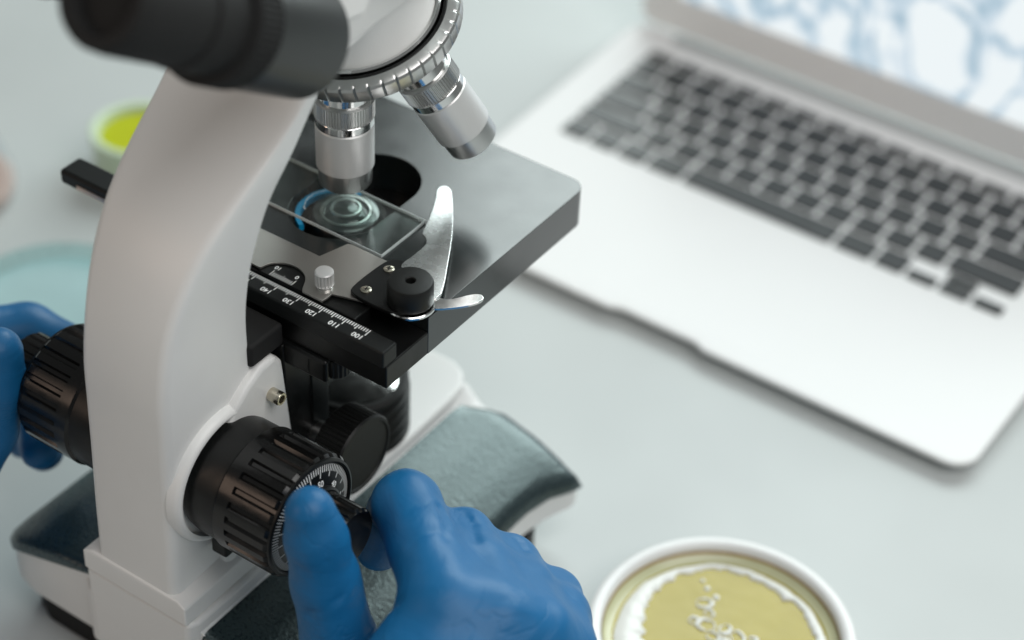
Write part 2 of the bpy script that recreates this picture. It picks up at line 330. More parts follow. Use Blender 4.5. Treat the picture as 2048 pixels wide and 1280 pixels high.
# arm: stations of (back y,z) (front y,z) half width
st = [((-70.8, -104), (-6, -104), 19.4), ((-69.9, -96), (-6, -96), 19), ((-69.2, -71), (-8, -71), 19), ((-68.2, -48), (-12, -48), 19), ((-67.4, -25), (-22, -27), 19), ((-66.4, -4), (-24.1, -2), 19),
      ((-62.4, 15.8), (-22.9, 15.3), 19.4), ((-55.4, 32.6), (-20.1, 31.3), 21), ((-45.3, 46.8), (-13.8, 48.9), 23), ((-31.2, 58.8), (-3.7, 63.8), 25), ((-15, 70.2), (7.4, 80), 26.4),
      ((-4, 79.5), (18.9, 91.8), 27.4), ((5, 92), (36.9, 93.5), 28), ((14, 110), (52.9, 94.5), 28), ((24, 126), (86, 96), 28), ((40, 142), (104, 98), 26)]
def arm():
    # smooth interpolation of stations
    P = np.array([[*s[0], *s[1], s[2]] for s in st]); k = np.arange(len(st)); kk = np.linspace(0, len(st)-1, 75)
    def cr(x):
        i = min(int(x), len(st)-2); t = x-i
        p0, p1, p2, p3 = P[max(i-1, 0)], P[i], P[i+1], P[min(i+2, len(st)-1)]
        return .5*((2*p1)+(-p0+p2)*t+(2*p0-5*p1+4*p2-p3)*t*t+(-p0+3*p1-3*p2+p3)*t**3)
    V = []; F = []; n = 0
    for x in kk:
        by, bz, fy, fz, hw = cr(x); B = np.array([by, bz]); Fp = np.array([fy, fz]); d = Fp-B; L = np.linalg.norm(d); d /= L
        R = 4.0; ring = []
        for (cx, cd, a0) in ((hw-R, R, -90), (hw-R, L-R*0.5, 0), (-hw+R, L-R*0.5, 90), (-hw+R, R, 180)):
            rr = R if cd == R else R*0.5
            sx = hw-rr if cx > 0 else -hw+rr; sd = rr if cd == R else L-rr
            for i in range(5):
                t = math.radians(a0+90*i/4); px = sx+rr*math.cos(t); pd = sd+rr*math.sin(t)
                q = B+d*pd; ring.append((XC+px, q[0], q[1]))
        V += ring; n = len(ring)
    for j in range(len(kk)-1):
        for i in range(n): F.append((j*n+i, j*n+(i+1) % n, (j+1)*n+(i+1) % n, (j+1)*n+i))
    F.append(tuple(range(n))[::-1]); F.append(tuple((len(kk)-1)*n+i for i in range(n)))
    return V, F
armo = obj('arm', *arm(), 'white', mic, angle=60)
# focus housing with round bosses
hs = [(-45, -104), (-6.8, -104), (-7.2, -56), (-10.8, -22), (-15, -17.5), (-22, -18), (-30, -22), (-38, -28), (-50, -60)]
obj('focus_housing', *prism(hs, XC-22.5, XC+22.5, 'yz'), 'white', mic, bevel=2.2, seg=3)
KY, KZ = -41.0, -53.5
for s in (1,):
    obj('knob_boss', *lathe([(27.6, 0), (27.2, 2.6), (26.4, 4.2), (25.2, 5.0), (24.4, 4.8), (24.2, 0)], (XC+s*17.5, KY, KZ), (s, 0, 0), 64), 'white', mic, angle=50)
# stage carrier: black rack block with its seam
obj('stage_rack', *prism([(-9.2, -18), (14.5, -18), (14.5, -92), (-5.6, -92), (-7.0, -55)], XC-20.6, XC+20.6, 'yz'), 'black', mic, bevel=0.8)
obj('rack_cover', *prism([(5.0, -19), (14.9, -19), (14.9, -91), (5.0, -91)], XC-21.2, XC+21.2, 'yz'), 'black', mic, bevel=0.8)
def hexcap(c, ax, r, h, name, parent, m='brass'):
    o = obj(name, *lathe([(r*0.92, 0), (r, 0.4), (r, h-0.5), (r*0.9, h), (r*0.62, h), (r*0.55, h-2.0)], c, ax, 32), m, parent)
    obj('socket', *lathe([(r*0.56, h-1.9), (r*0.56, h-1.8)], c, ax, 6), 'matte', o); return o
hexcap((XC+22.3, -18.3, -32.5), (1, 0, 0), 2.6, 5.2, 'set_screw', mic)

# coarse and fine focus knobs
def ribbed(prof_r, h0, h1, nr, depth, org, ax, gap0=0.3, gap1=0.3):
    """cylinder with long grooves that run from the free end"""
    n, e1, e2 = frame(ax); org = np.array(org, float); V = []; F = []; seg = nr*8
    hs_ = [h0, h0+1.0, h0+6.0, h0+6.3, h1-1.2, h1]
    for j, h in enumerate(hs_):
        for i in range(seg):
            t = 2*math.pi*i/seg; gr = (i % 8) in (3, 4, 5)
            r = prof_r
            if j in (0, 5): r -= 0.9
            if gr and j >= 3: r = min(r, prof_r-depth)
            V.append(tuple(org+n*h+r*(math.cos(t)*e1+math.sin(t)*e2)))
    for j in range(len(hs_)-1):
        for i in range(seg): F.append((j*seg+i, j*seg+(i+1) % seg, (j+1)*seg+(i+1) % seg, (j+1)*seg+i))
    F.append(tuple(range(seg))[::-1]); F.append(tuple(range((len(hs_)-1)*seg, len(hs_)*seg)))
    return V, F
FX = 58.0   # distance of the dial face from the arm centre
for s in (1, -1):
    k = obj('coarse_knob', *ribbed(23.2, 33.5, FX-0.2, 26, 1.1, (XC, KY, KZ), (s, 0, 0)), 'plastic', mic, angle=30)
    obj('collar', *lathe([(21.5, 20), (22.3, 24), (22.3, 34), (20, 34.5)], (XC, KY, KZ), (s, 0, 0), 64), 'black', k)
    obj('rim', *lathe([(22.3, FX-0.4), (22.2, FX+0.5), (21.3, FX+0.9), (20.6, FX+0.5), (20.4, FX-0.4)], (XC, KY, KZ), (s, 0, 0), 72), 'black', k)
    dial = obj('dial', *lathe([(20.5, FX-0.3), (20.3, FX+0.1), (11, FX+2.2), (9.5, FX+2.4)], (XC, KY, KZ), (s, 0, 0), 72), 'black', k)
    fk = obj('fine_knob', *ribbed(11.6, FX+2.0, FX+18.5, 20, 0.7, (XC, KY, KZ), (s, 0, 0)), 'plastic', mic, angle=30)
    obj('neck', *lathe([(12.8, FX+1.6), (12.8, FX+3.2), (12.0, FX+3.8)], (XC, KY, KZ), (s, 0, 0), 48), 'black', fk)
    # engraved scale: 100 strokes, numerals every ten
    parts = []
    n_, e1, e2 = frame((s, 0, 0)); o_ = np.array((XC, KY, KZ))
    def dp(r, t, lift=0.08):
        h = np.interp(r, [11, 20.3], [FX+2.2, FX+0.1])+lift
        return o_+n_*h+r*(math.cos(t)*np.array([0, 1., 0])+math.sin(t)*np.array([0, 0, 1.]))
    for i in range(100):
        t = 2*math.pi*i/100+0.012; wv = 0.20; r0 = 15.9 if i % 5 == 0 else 17.7
        dt = wv/20.0
        parts.append(([tuple(dp(20.1, t-dt)), tuple(dp(20.1, t+dt)), tuple(dp(r0, t+dt*20/r0)), tuple(dp(r0, t-dt*20/r0))], [(0, 1, 2, 3)]))
    obj('scale_strokes', *join(parts), 'print', dial, smooth=False, kind='stuff')
    if s > 0:
        for i in range(10):
            t = 2*math.pi*i/10+0.012; rad = np.array([0, math.cos(t), math.sin(t)]); c = dp(13.6, t, 0.1)
            nn = np.array([1.0, 0.22*math.cos(t), 0.22*math.sin(t)]); rg = np.cross(rad-0.22*np.array([1, 0, 0]), nn)
            textmesh('numeral', str((i*10+30) % 100), 3.3, c, rg, rad-0.22*np.array([1., 0, 0]), 'print', dial, off=0.06)
# small black tension lever below the coarse knob
obj('tension_lever', *boxm(-12, -5, -52, -44, -84, -74), 'black', mic, bevel=1)

# condenser under the stage and its focusing knob
AX, AY = -32.0, 51.2
cd = obj('condenser', *lathe([(23, -52), (24, -50), (24, -41), (21, -40), (21, -31), (19, -30), (15.5, -13), (13.0, -5.8), (12.2, -5.0)], (AX, AY, 0), (0, 0, 1), 64), 'black', mic)
obj('condenser_lens', *lathe([(8.6, -4.4), (7.6, -3.4), (5.6, -2.5), (3, -2.0), (0.3, -1.9)], (AX, AY, 0), (0, 0, 1), 48), 'condlens', cd)
for rr, zz in ((8.9, -3.6), (5.2, -2.2)): obj('lens_ring', *lathe([(rr+.7, zz-.4), (rr+.5, zz+.25), (rr-.3, zz+.3), (rr-.5, zz-.3)], (AX, AY, 0), (0, 0, 1), 48, cap=False), 'satin', cd)
obj('lens_cell', *lathe([(12.4, -5.2), (12.2, -4.2), (11.4, -3.6), (9.8, -3.5), (9.0, -4.6)], (AX, AY, 0), (0, 0, 1), 48), 'gunmetal', cd)
ck = obj('condenser_knob', *lathe([(15.2, 0), (16.2, 0.8), (16.2, 0.9, 0.5), (16.2, 12.0, 0.5), (16.2, 12.1), (15.6, 13.0), (14.6, 13.1), (14.2, 12.4)], (-3, 7.5, -70), (1, 0, 0), teeth=54), 'rubber', mic, angle=30)
obj('shaft', *lathe([(4.6, -14), (4.6, 1)], (-3, 7.5, -70), (1, 0, 0), 32), 'satin', ck)
# lamp housing on the base: ribbed black tube with a glass
lp = []
z = -106.5
lp.append((20.5, z))
for i in range(4): lp += [(20.5, z+1.5), (22.0, z+2.0), (22.0, z+4.6), (20.6, z+5.1), (20.6, z+5.8)]; z += 5.6
lp += [(21.5, z+1.8), (21.5, z+4), (20, z+5), (18.2, z+5), (17.6, z+3.4)]
lh = obj('lamp_housing', *lathe(lp, (AX+4, AY-2, 0), (0, 0, 1), 72), 'rubber', mic, angle=30)
obj('lamp_glass', *lathe([(17.8, z+3.3), (14, z+4.6), (7, z+5.4), (0.3, z+5.7)], (AX+4, AY-2, 0), (0, 0, 1), 48), 'chrome', lh)

# ---- stage with obround opening and carriage channel
ZT = -0.8; ZB = -17.0
def stage_mesh():
    bm = bmesh.new()
    outer = []
    pts = rrect(-97, 30.9, -8.6, 116.5, 6.5, 6)
    def slot():
        P = []
        for cy, a0 in ((46.5, 180), (69.5, 0)):
            for i in range(25):
                t = math.radians(a0+180*i/24); P.append((-33+17.3*math.cos(t), cy+17.3*math.sin(t)))
        return P
    hl = slot()
    def ring(P, z): return [bm.verts.new((p[0], p[1], z)) for p in P]
    for z, flip in ((ZT, False), (ZB, True)):
        o = ring(pts, z); h = ring(hl, z)
        eo = [bm.edges.new((o[i], o[(i+1) % len(o)])) for i in range(len(o))]; eh = [bm.edges.new((h[i], h[(i+1) % len(h)])) for i in range(len(h))]
        bmesh.ops.triangle_fill(bm, use_beauty=True, use_dissolve=False, edges=eo+eh)
        if not flip: o0, h0 = o, h
        else:
            for A, B in ((o0, o), (h0, h)):
                n = len(A)
                for i in range(n): bm.faces.new((A[i], A[(i+1) % n], B[(i+1) % n], B[i]))
    bmesh.ops.recalc_face_normals(bm, faces=bm.faces)
    V = [tuple(v.co) for v in bm.verts]; bm.verts.index_update(); F = [tuple(v.index for v in f.verts) for f in bm.faces]; bm.free(); return V, F
# main plate sits behind the channel; the channel floor is a lower plate
def stage_main():
    bm = bmesh.new()
    pts = rrect(-97, 30.9, 17.5, 116.5, 6.5, 6)
    # square near corners
    pts = [(30.9, 17.5)]+[p for p in pts if p[1] > 60]+[(-97, 17.5)]
    P = []
    for cy, a0 in ((46.5, 180), (69.5, 0)):
        for i in range(25):
            t = math.radians(a0+180*i/24); P.append((-33+17.3*math.cos(t), cy+17.3*math.sin(t)))
    rings = []
    for z in (ZT, ZB):
        o = [bm.verts.new((p[0], p[1], z)) for p in pts]; h = [bm.verts.new((p[0], p[1], z)) for p in P]
        e = [bm.edges.new((o[i], o[(i+1) % len(o)])) for i in range(len(o))]+[bm.edges.new((h[i], h[(i+1) % len(h)])) for i in range(len(h))]
        bmesh.ops.triangle_fill(bm, use_beauty=True, edges=e); rings.append((o, h))
    for A, B in zip(rings[0], rings[1]):
        n = len(A)
        for i in range(n): bm.faces.new((A[i], A[(i+1) % n], B[(i+1) % n], B[i]))
    bmesh.ops.recalc_face_normals(bm, faces=bm.faces); bm.verts.index_update()
    V = [tuple(v.co) for v in bm.verts]; F = [tuple(v.index for v in f.verts) for f in bm.faces]; bm.free(); return V, F
stage = obj('stage', *stage_main(), 'stage', mic, bevel=0.9, seg=3, angle=50)
obj('carriage_channel', *boxm(-97, 30.9, -6.0, 17.6, ZB, -7.2), 'black', stage, bevel=0.6)
obj('under_frame', *boxm(-72, 6, -8, 104, -27, ZB-0.05), 'black', stage, bevel=1.5)
obj('stage_post', *boxm(-54, -12.3, -25.5, -8, -17.6, -8), 'matte', stage, bevel=1.5)
obj('side_bar', *join([boxm(-131, -60, 4.5, 15.5, -8.5, -2.2)]), 'bar', stage, bevel=1.6, seg=4)
obj('bar_inlay', *boxm(-122, -62, 4.2, 4.6, -7.4, -5.6), 'copper', stage)
for i, (ux, uy) in enumerate(((-2, -3), (5, -1))): obj('under_knob', *lathe([(5, -7), (5.2, -6.5, 0.4), (5.2, -1, 0.4), (4.5, 0)], (ux, uy, -18), (0, 0, 1), teeth=18), 'rubber', stage)

# graduated bar with its scale
RB = obj('ruler_bar', *boxm(-84, 30.8, -7.6, 0.0, -7.0, 0.0), 'bar', stage, bevel=0.7, seg=3)
parts = []
for lab in range(100, 161):
    x = 120-lab; L = 3.3 if lab % 10 == 0 else (2.6 if lab % 5 == 0 else 1.75); wv = 0.21
    parts.append(([(x-wv, -0.5, .02), (x+wv, -0.5, .02), (x+wv, -0.5-L, .02), (x-wv, -0.5-L, .02)], [(0, 1, 2, 3)]))
obj('scale_strokes', *join(parts), 'print', RB, smooth=False, kind='stuff')
for lab in (100, 110, 120, 130, 140, 150): textmesh('numeral', str(lab), 3.0, (120-lab-1.9, -5.4, 0.0), (-1, 0, 0), (0, -1, 0), 'print', RB, off=0.025)

# carriage plate of brushed steel with vernier window
car = [(-66, 1.7), (-30.6, 1.7)]
arc = smoothpoly([(-30.6, 1.7), (-29.5, 6.2), (-24.6, 9.5), (-19.2, 9.7), (-14.4, 7.2), (-11.6, 1.7)], 2, False)
car += arc+[(-10.6, 0.4), (-1.9, 0.4), (-1.5, 2.6), (-1.6, 5.4), (2.6, 6.8), (14.8, 10.4), (14.6, 11.1), (3.6, 12.5), (3.4, 27.4), (5.7, 31.6), (-13.4, 31.6), (-15.0, 31.0), (-18.4, 19.3), (-66, 18.9)]
carriage = obj('carriage_plate', *prism(car, 0.6, 1.5), 'plate', stage, smooth=False, bevel=0.22, seg=2)
obj('carriage_block', *boxm(-60, 12, 1.0, 9.8, -7.1, -0.2), 'black', carriage, bevel=0.6)
vern = obj('vernier_plate', *boxm(-31.5, -11, 1.2, 11.5, -0.2, 0.35), 'black', carriage)
parts = []
for i in range(11):
    x = -16.7-i*0.97; L = 3.0 if i in (0, 10) else (2.6 if i == 5 else 2.0); wv = 0.16
    parts.append(([(x-wv, 1.5, .38), (x+wv, 1.5, .38), (x+wv, 1.5+L, .38), (x-wv, 1.5+L, .38)], [(0, 1, 2, 3)]))
obj('scale_strokes', *join(parts), 'print', vern, smooth=False, kind='stuff')
textmesh('numeral', '0', 2.6, (-17.7, 6.2, 0.36), (-1, 0, 0), (0, -1, 0), 'print', vern, off=0.03)
textmesh('numeral', '10', 2.6, (-26.2, 6.2, 0.36), (-1, 0, 0), (0, -1, 0), 'print', vern, off=0.03)
ts = obj('thumb_screw', *lathe([(2.9, 2.9), (3.35, 3.3), (3.35, 3.4, .95), (3.35, 8.2, .95), (3.35, 8.3), (3.0, 8.8), (2.0, 9.0)], (-5.8, 6.6, 0), (0, 0, 1), teeth=16), 'barrel', carriage, angle=30)
obj('stem', *lathe([(2.9, 1.4), (2.9, 2.2), (2.2, 2.5), (2.2, 3.2)], (-5.8, 6.6, 0), (0, 0, 1), 28), 'chrome', ts)
hold = smoothpoly([(2.4, 10.2), (2.8, 29.6), (5.5, 33.2), (10.5, 33.6), (22, 27), (30.4, 20), (26.5, 9.0), (14, 7.6), (5.0, 8.2)], 2)
holder = obj('clip_holder', *prism(hold, 1.55, 3.3), 'black', carriage, bevel=0.3, seg=2)
for cx, cy, rot in ((7.0, 26.3, 0.5), (7.8, 12.4, 0.2)):
    s_ = obj('screw', *lathe([(2.0, 3.2), (1.95, 3.75), (1.5, 3.95), (0.3, 4.0)], (cx, cy, 0), (0, 0, 1), 28), 'brass', holder)
    cr_ = []
    for q in (rot, rot+math.pi/2):
        c, d = math.cos(q), math.sin(q)
        cr_.append(([(cx+c*1.0-d*.2, cy+d*1.0+c*.2, 4.03), (cx-c*1.0-d*.2, cy-d*1.0+c*.2, 4.03), (cx-c*1.0+d*.2, cy-d*1.0-c*.2, 4.03), (cx+c*1.0+d*.2, cy+d*1.0-c*.2, 4.03)], [(0, 1, 2, 3)]))
    obj('cross_slot', *join(cr_), 'matte', s_, smooth=False)
# spring finger that grips the slide
fing = [(-7.9, 78.9), (-9.0, 76.6), (-7.9, 74.0), (-4.2, 68.2), (0.7, 57.4), (3.4, 49.9), (5.2, 49.3), (6.8, 48.2), (7.9, 46.8), (8.7, 45.0), (8.9, 38.9), (8.5, 31.7), (9.6, 29.6), (18, 26), (27.0, 20.5), (30.6, 24.4), (27.0, 32), (22.1, 40.3), (14.8, 52.7), (8.3, 62.5), (0.8, 72.3), (-3.9, 78.0), (-6.2, 79.3)]
fv, ff = prism(smoothpoly(fing, 1), 2.4, 3.5)
# the tip dips a little onto the slide
fv = [(x, y, z-(max(0, y-50)/29.0)**2*0.7) for x, y, z in fv]
finger = obj('slide_clip', fv, ff, 'steel', carriage, smooth=False, bevel=0.32, seg=2, angle=50)
obj('clip_lip', *lathe([(8.6, 1.2), (9.0, 1.6), (9.0, 2.4), (8.6, 2.7)], (23.2, 17.2, 0), (0, 0, 1), 56), 'chrome', finger)
lev = smoothpoly([(27.0, 21.5), (30.0, 18.4), (33.6, 20.4), (38.0, 24.2), (42.2, 29.0), (43.2, 32.8), (41.2, 34.8), (38.2, 33.8), (34.4, 28.0), (31.6, 25.6), (29.0, 25.2)], 2)
lv, lf = prism(lev, 1.7, 2.8)
obj('clip_lever', [(x, y, z+max(0, x-33)*0.10) for x, y, z in lv], lf, 'chrome', finger, smooth=False, bevel=0.3, seg=2, angle=50)
kb = obj('clip_knob', *lathe([(7.9, 3.4), (8.1, 3.8), (8.1, 11.0), (7.6, 11.9), (6.9, 12.1), (2.0, 12.1), (1.7, 11.7), (1.4, 8.0), (0.2, 8.0)], (23.2, 17.3, 0), (0, 0, 1), 72), 'rubber', carriage, angle=30)

# ---- nosepiece turret and objectives
al = math.radians(21.5); NV = np.array([0, -math.sin(al), math.cos(al)]); TC = np.array([AX, 62.6, 71.1])
def nos(prof): return [(r, h) for r, h in prof]
ring_prof = [(33.6, -1.2), (34.9, -0.6), (35.3, 0.2), (35.3, 0.3, 0.55), (35.3, 5.2, 0.55), (35.3, 5.3), (34.7, 6.1), (33.2, 6.9), (31.5, 7.3)]
turret = obj('nosepiece', *lathe([(10, -9), (22, -9), (31, -3), (33.6, -1.0), (33.0, 1.0)], TC, NV, 96), 'satin', mic, angle=40)
def knurl_ring():
    # wide flutes: smooth lands with narrow grooves
    n, e1, e2 = frame(NV); nt_, per = 44, 10; seg = nt_*per; V = []; F = []
    prof = [(33.6, -1.2, 0), (34.9, -0.6, 0), (35.2, 0.0, 1), (35.3, 5.0, 1), (34.8, 5.9, 0.6), (33.6, 6.5, 0), (31.2, 7.0, 0)]
    for r, h, k in prof:
        for i in range(seg):
            t = 2*math.pi*i/seg; rr = r-(1.3*k if i % per == 0 else 0); V.append(tuple(TC+n*h+rr*(math.cos(t)*e1+math.sin(t)*e2)))
    for j in range(len(prof)-1):
        for i in range(seg): F.append((j*seg+i, j*seg+(i+1) % seg, (j+1)*seg+(i+1) % seg, (j+1)*seg+i))
    return V, F
obj('grip_ring', *knurl_ring(), 'satin', turret, angle=30)
obj('inner_ring', *lathe([(31.4, 6.6), (30.9, 7.1), (29.9, 7.1), (29.5, 6.2), (29.3, 3.0)], TC, NV, 96, cap=False), 'black', turret, angle=30)
obj('dark_gap', *lathe([(31.5, 3.4), (24, 3.6)], TC, NV, 96), 'matte', turret)
obj('chrome_ring', *lathe([(28.9, 3.0), (28.9, 7.4), (28.3, 8.2), (27.4, 8.2), (27.0, 7.0)], TC, NV, 96, cap=False), 'chrome', turret, angle=30)
obj('turret_mount', *lathe([(27.1, 4), (26.8, 8.0), (24.5, 11), (23.2, 30), (22, 48)], TC, NV, 96), 'white', mic, angle=40)
def rotv(v, th):
    v = np.array(v, float); return v*math.cos(th)+np.cross(NV, v)*math.sin(th)+NV*(NV@v)*(1-math.cos(th))
def objective(th, length=0.0):
    base_ = np.array([AX, AY, 10.2]); o_ = TC+rotv(base_-TC, th); ax = rotv((0, 0, 1.0), th)
    Lx = length
    b_ = obj('objective', *lathe([(9.9, 7.6-Lx), (10.5, 8.1-Lx), (10.6, 25.0), (10.2, 25.5)], o_, ax, 72), 'barrel', mic, angle=30)
    obj('nose_ring', *lathe([(6.2, 0.6-Lx), (6.6, 0-Lx), (8.9, 0-Lx), (9.6, 0.7-Lx), (9.75, 3-Lx), (9.8, 7.8-Lx), (9.3, 8.0-Lx)], o_, ax, 72), 'satin', b_, angle=30)
    obj('front_lens', *lathe([(6.3, 0.55-Lx), (0.3, 1.4-Lx)], o_, ax, 32), 'lens', b_)
    obj('band', *lathe([(10.0, 25.4), (10.5, 25.8), (10.5, 28.6), (10.2, 29.0)], o_, ax, 72), 'chrome', b_, angle=30)
    obj('knurled_collar', *lathe([(10.2, 28.9), (10.9, 29.3), (10.9, 29.4, 0.5), (10.9, 36.0, 0.5), (10.9, 36.1), (10.3, 36.7)], o_, ax, teeth=60), 'satin', b_, angle=30)
    obj('thread_neck', *lathe([(9.6, 36.5), (9.6, 52)], o_, ax, 48), 'chrome', b_)
    return b_
objective(0); objective(math.radians(95)); objective(math.radians(185), -12); objective(math.radians(275), 9)  # last one lengthened to block the window's reflection in the carriage plate

# ---- binocular head: two eyepiece tubes and the white prism body
th = math.radians(33); EV = np.array([0, -math.cos(th), math.sin(th)])
for tx in (-1.0, -72.0):
    q = np.array([tx, -30.1, 124.9 if tx > -30 else 129.0])
    tb = obj('eyepiece_tube', *lathe([(18.0, -26.4), (18.6, -25.6), (18.7, 9), (18.5, 10), (18.0, 10.6)], q, EV, 64), 'tube', mic, angle=30)
    obj('diopter_ring', *lathe([(18.0, 10.2), (19.3, 10.8), (19.3, 11.0, .5), (19.3, 21, .5), (19.3, 21.2), (18.3, 21.9), (15.6, 22.2)], q, EV, teeth=60), 'matte', tb, angle=30)
    ep = obj('eyepiece', *lathe([(16.2, 21.8), (16.2, 36), (15.2, 36.6), (15.2, 40), (15.6, 40.4), (15.4, 63), (14.8, 68), (14.0, 69.5), (11, 69.5), (10, 64)], q, EV, 64), 'matte', tb, angle=30)
    obj('eye_lens', *lathe([(10.2, 64.5), (0.3, 65.5)], q, EV, 32), 'matte', ep)
e3 = np.cross(EV, np.array([1., 0, 0]))      # square to the tube axis, towards the stage side
def hp(x, s_, v): return tuple(np.array([0, -30.1, 124.9])+EV*s_+e3*v+np.array([x, 0, 0]))
def headbox(x0, x1, poly):
    n = len(poly); V = [hp(x, *p) for x in (x0, x1) for p in poly]
    return V, [tuple(range(n)), tuple(range(n, 2*n))[::-1]]+[(i, n+i, n+(i+1) % n, (i+1) % n) for i in range(n)]
obj('prism_body', *headbox(XC-42, XC+41, [(-20, 27), (-20, 48), (-34, 60), (-84, 60), (-84, 27)]), 'white', mic, bevel=4, seg=5)
for nx in (-1.0, -72.0): obj('tube_neck', *headbox(nx-10, nx+8, [(-26.5, 4), (-26.5, 28), (-46, 28), (-46, 12)]), 'white', mic, bevel=3, seg=4)

# ------------------------------------------------------------------ glass slide on the stage
ORG[0] = W((0, 0, 0))
slide = thing('glass_slide', 'clear glass microscope slide clipped on the black stage under the objective', 'slide', (-40, 47, -0.8))
obj('glass_plate', *boxm(-77.5, -2.5, 34.2, 59.9, -0.75, 0.45), 'slide', slide, smooth=False)
obj('ground_edge', *join([boxm(-77.5, -2.5, 34.0, 34.2, -0.75, 0.45), boxm(-77.5, -2.5, 59.9, 60.1, -0.75, 0.45), boxm(-2.5, -2.3, 34.0, 60.1, -0.75, 0.45)]), 'slide_edge', slide, smooth=False)
def smear_curve(pts, r):
    pts = np.array(pts, float); parts = []
    for i in range(len(pts)-1):
        p, q = pts[i], pts[i+1]; d = q-p; L = np.linalg.norm(d)
        if L < 1e-6: continue
        n = np.array([-d[1], d[0], 0])/L*r*(0.6+0.8*rng.random()); z = np.array([0, 0, .12])
        parts.append(([tuple(p-n), tuple(q-n), tuple(q+n), tuple(p+n), tuple(p+z), tuple(q+z)], [(0, 1, 5, 4), (4, 5, 2, 3)]))
    return join(parts)
def jag(c, rx, ry, a0, a1, n=26, j=.35):
    return [(c[0]+rx*math.cos(t)+rng.normal(0, j), c[1]+ry*math.sin(t)+rng.normal(0, j), 0.47) for t in np.linspace(a0, a1, n)]
obj('dried_drop_edge', *smear_curve(jag((-31, 46), 13.5, 11.0, 1.4, 3.9, 34, .22), .16), 'smear', slide, kind='stuff')
obj('cover_slip', *prism([(p[0], p[1]) for p in jag((-27, 47), 14.0, 12.2, 0, 6.2, 40, .12)], 0.46, 0.6), 'slide', slide, smooth=False)
ORG[0] = mic.location.copy()
arcp = []
for i in range(41):
    t = math.radians(95+150*i/40); arcp.append((math.cos(t), math.sin(t)))
V = []; F = []
for i, (c, s_) in enumerate(arcp):
    for r, z in ((14.0, -3.2), (15.9, -2.8), (15.9, -5.6), (14.0, -5.6)): V.append((AX-.6+r*c, AY-3.6+r*s_, z))
for i in range(40):
    for k in range(4): F.append((i*4+k, i*4+(k+1) % 4, (i+1)*4+(k+1) % 4, (i+1)*4+k))
F += [(0, 1, 2, 3), tuple(160+k for k in (3, 2, 1, 0))]
obj('blue_arc', V, F, 'blue', cd)  # partial blue ring inside the stage opening

# ------------------------------------------------------------------ laptop
lap = thing('laptop', 'open silver laptop with black keys showing a blue tissue image on screen', 'laptop', (12, 330, -165))
LX0, LX1, LY0, LY1 = -139, 163.5, 228.5, 441
def ltop(y): return -157.0+(y-228)/209*8.6
def laptop_base():
    out = rrect(LX0, LX1, LY0, LY1, 12, 8)
    # finger scoop in the front lip
    pl = []
    for i, p in enumerate(out): pl.append(p)
    fr = [p for p in pl]
    k = max(range(len(fr)), key=lambda i: (fr[i][1] < LY0+0.01)*(1000-abs(fr[i][0]-(LX0+12))))
    sc_ = [(-22, LY0), (-19, LY0+.5), (-16.5, LY0+2.2), (-13, LY0+2.6), (23, LY0+2.6), (26.5, LY0+2.2), (29, LY0+.5), (32, LY0)]
    fr = fr[:k+1]+sc_+fr[k+1:]
    n = len(fr); cx = (LX0+LX1)/2; cy = (LY0+LY1)/2
    def inset(p, d): v = np.array([p[0]-cx, p[1]-cy]); return (p[0]-d*np.sign(v[0])*(abs(v[0]) > 120), p[1]-d*np.sign(v[1])*(abs(v[1]) > 80))
    V = []
    for d, dz in ((2.2, 0.0), (0.9, -0.02), (0.25, -0.35), (0.0, -1.0), (0.6, -2.4), (5, -4.6)):
        for p in fr:
            q = inset(p, d); V.append((q[0], q[1], ltop(q[1])+dz if dz > -2 else max(-164.5, ltop(q[1])+dz-(q[1]-228)/209*6)))
    F = [tuple(range(n))]
    for j in range(5):
        for i in range(n): F.append((j*n+i, j*n+(i+1) % n, (j+1)*n+(i+1) % n, (j+1)*n+i))
    F.append(tuple(range(5*n, 6*n))[::-1]); return V, F
lbase = obj('laptop_base', *laptop_base(), 'alu', lap, angle=40)
for fx, fy in ((-120, 245), (145, 245), (-120, 425), (145, 425)): obj('foot', *lathe([(5, -165), (6, -164.6), (6, ltop(fy)-4.4 if fy < 300 else -163)], (fx, fy, 0), (0, 0, 1), 20), 'rubber', lap)
KU = 17.2; KVp = 16.55; KX0, KY0 = -117.0, 328.0
def kmesh(wd, dp):
    z0, z1 = -0.6, 1.15
    P0 = rrect(-wd/2, wd/2, -dp/2, dp/2, 1.4, 2); P1 = rrect(-wd/2+.5, wd/2-.5, -dp/2+.5, dp/2-.5, 1.2, 2); n = len(P0)
    V = [(p[0], p[1], z0) for p in P0]+[(p[0], p[1], z1-.35) for p in P0]+[(p[0], p[1], z1) for p in P1]
    F = [(j*n+i, j*n+(i+1) % n, (j+1)*n+(i+1) % n, (j+1)*n+i) for j in range(2) for i in range(n)]+[tuple(range(2*n, 3*n))]
    me = bpy.data.meshes.new('key'); me.from_pydata([(v[0]*S, v[1]*S, v[2]*S) for v in V], [], F); me.update(); me.materials.append(M['key']); return me
kcache = {}
def key(cx, cy, wd, dp, name='key'):
    kk = (round(wd, 2), round(dp, 2))
    if kk not in kcache: kcache[kk] = kmesh(wd, dp)
    o = bpy.data.objects.new(name, kcache[kk]); COL.objects.link(o); o.parent = lap
    o.location = W((cx, cy, ltop(cy)))-ORG[0]; o.rotation_euler = (math.atan(8.6/209)+random.gauss(0, .006), random.gauss(0, .006), 0)
GAP = 2.3
rows = [[1, 1, 1, 1.25, 5, 1.25, 1], [2.25]+[1]*10+[2.25], [1.75]+[1]*11+[1.75], [1.5]+[1]*13, [1]*13+[1.5]]
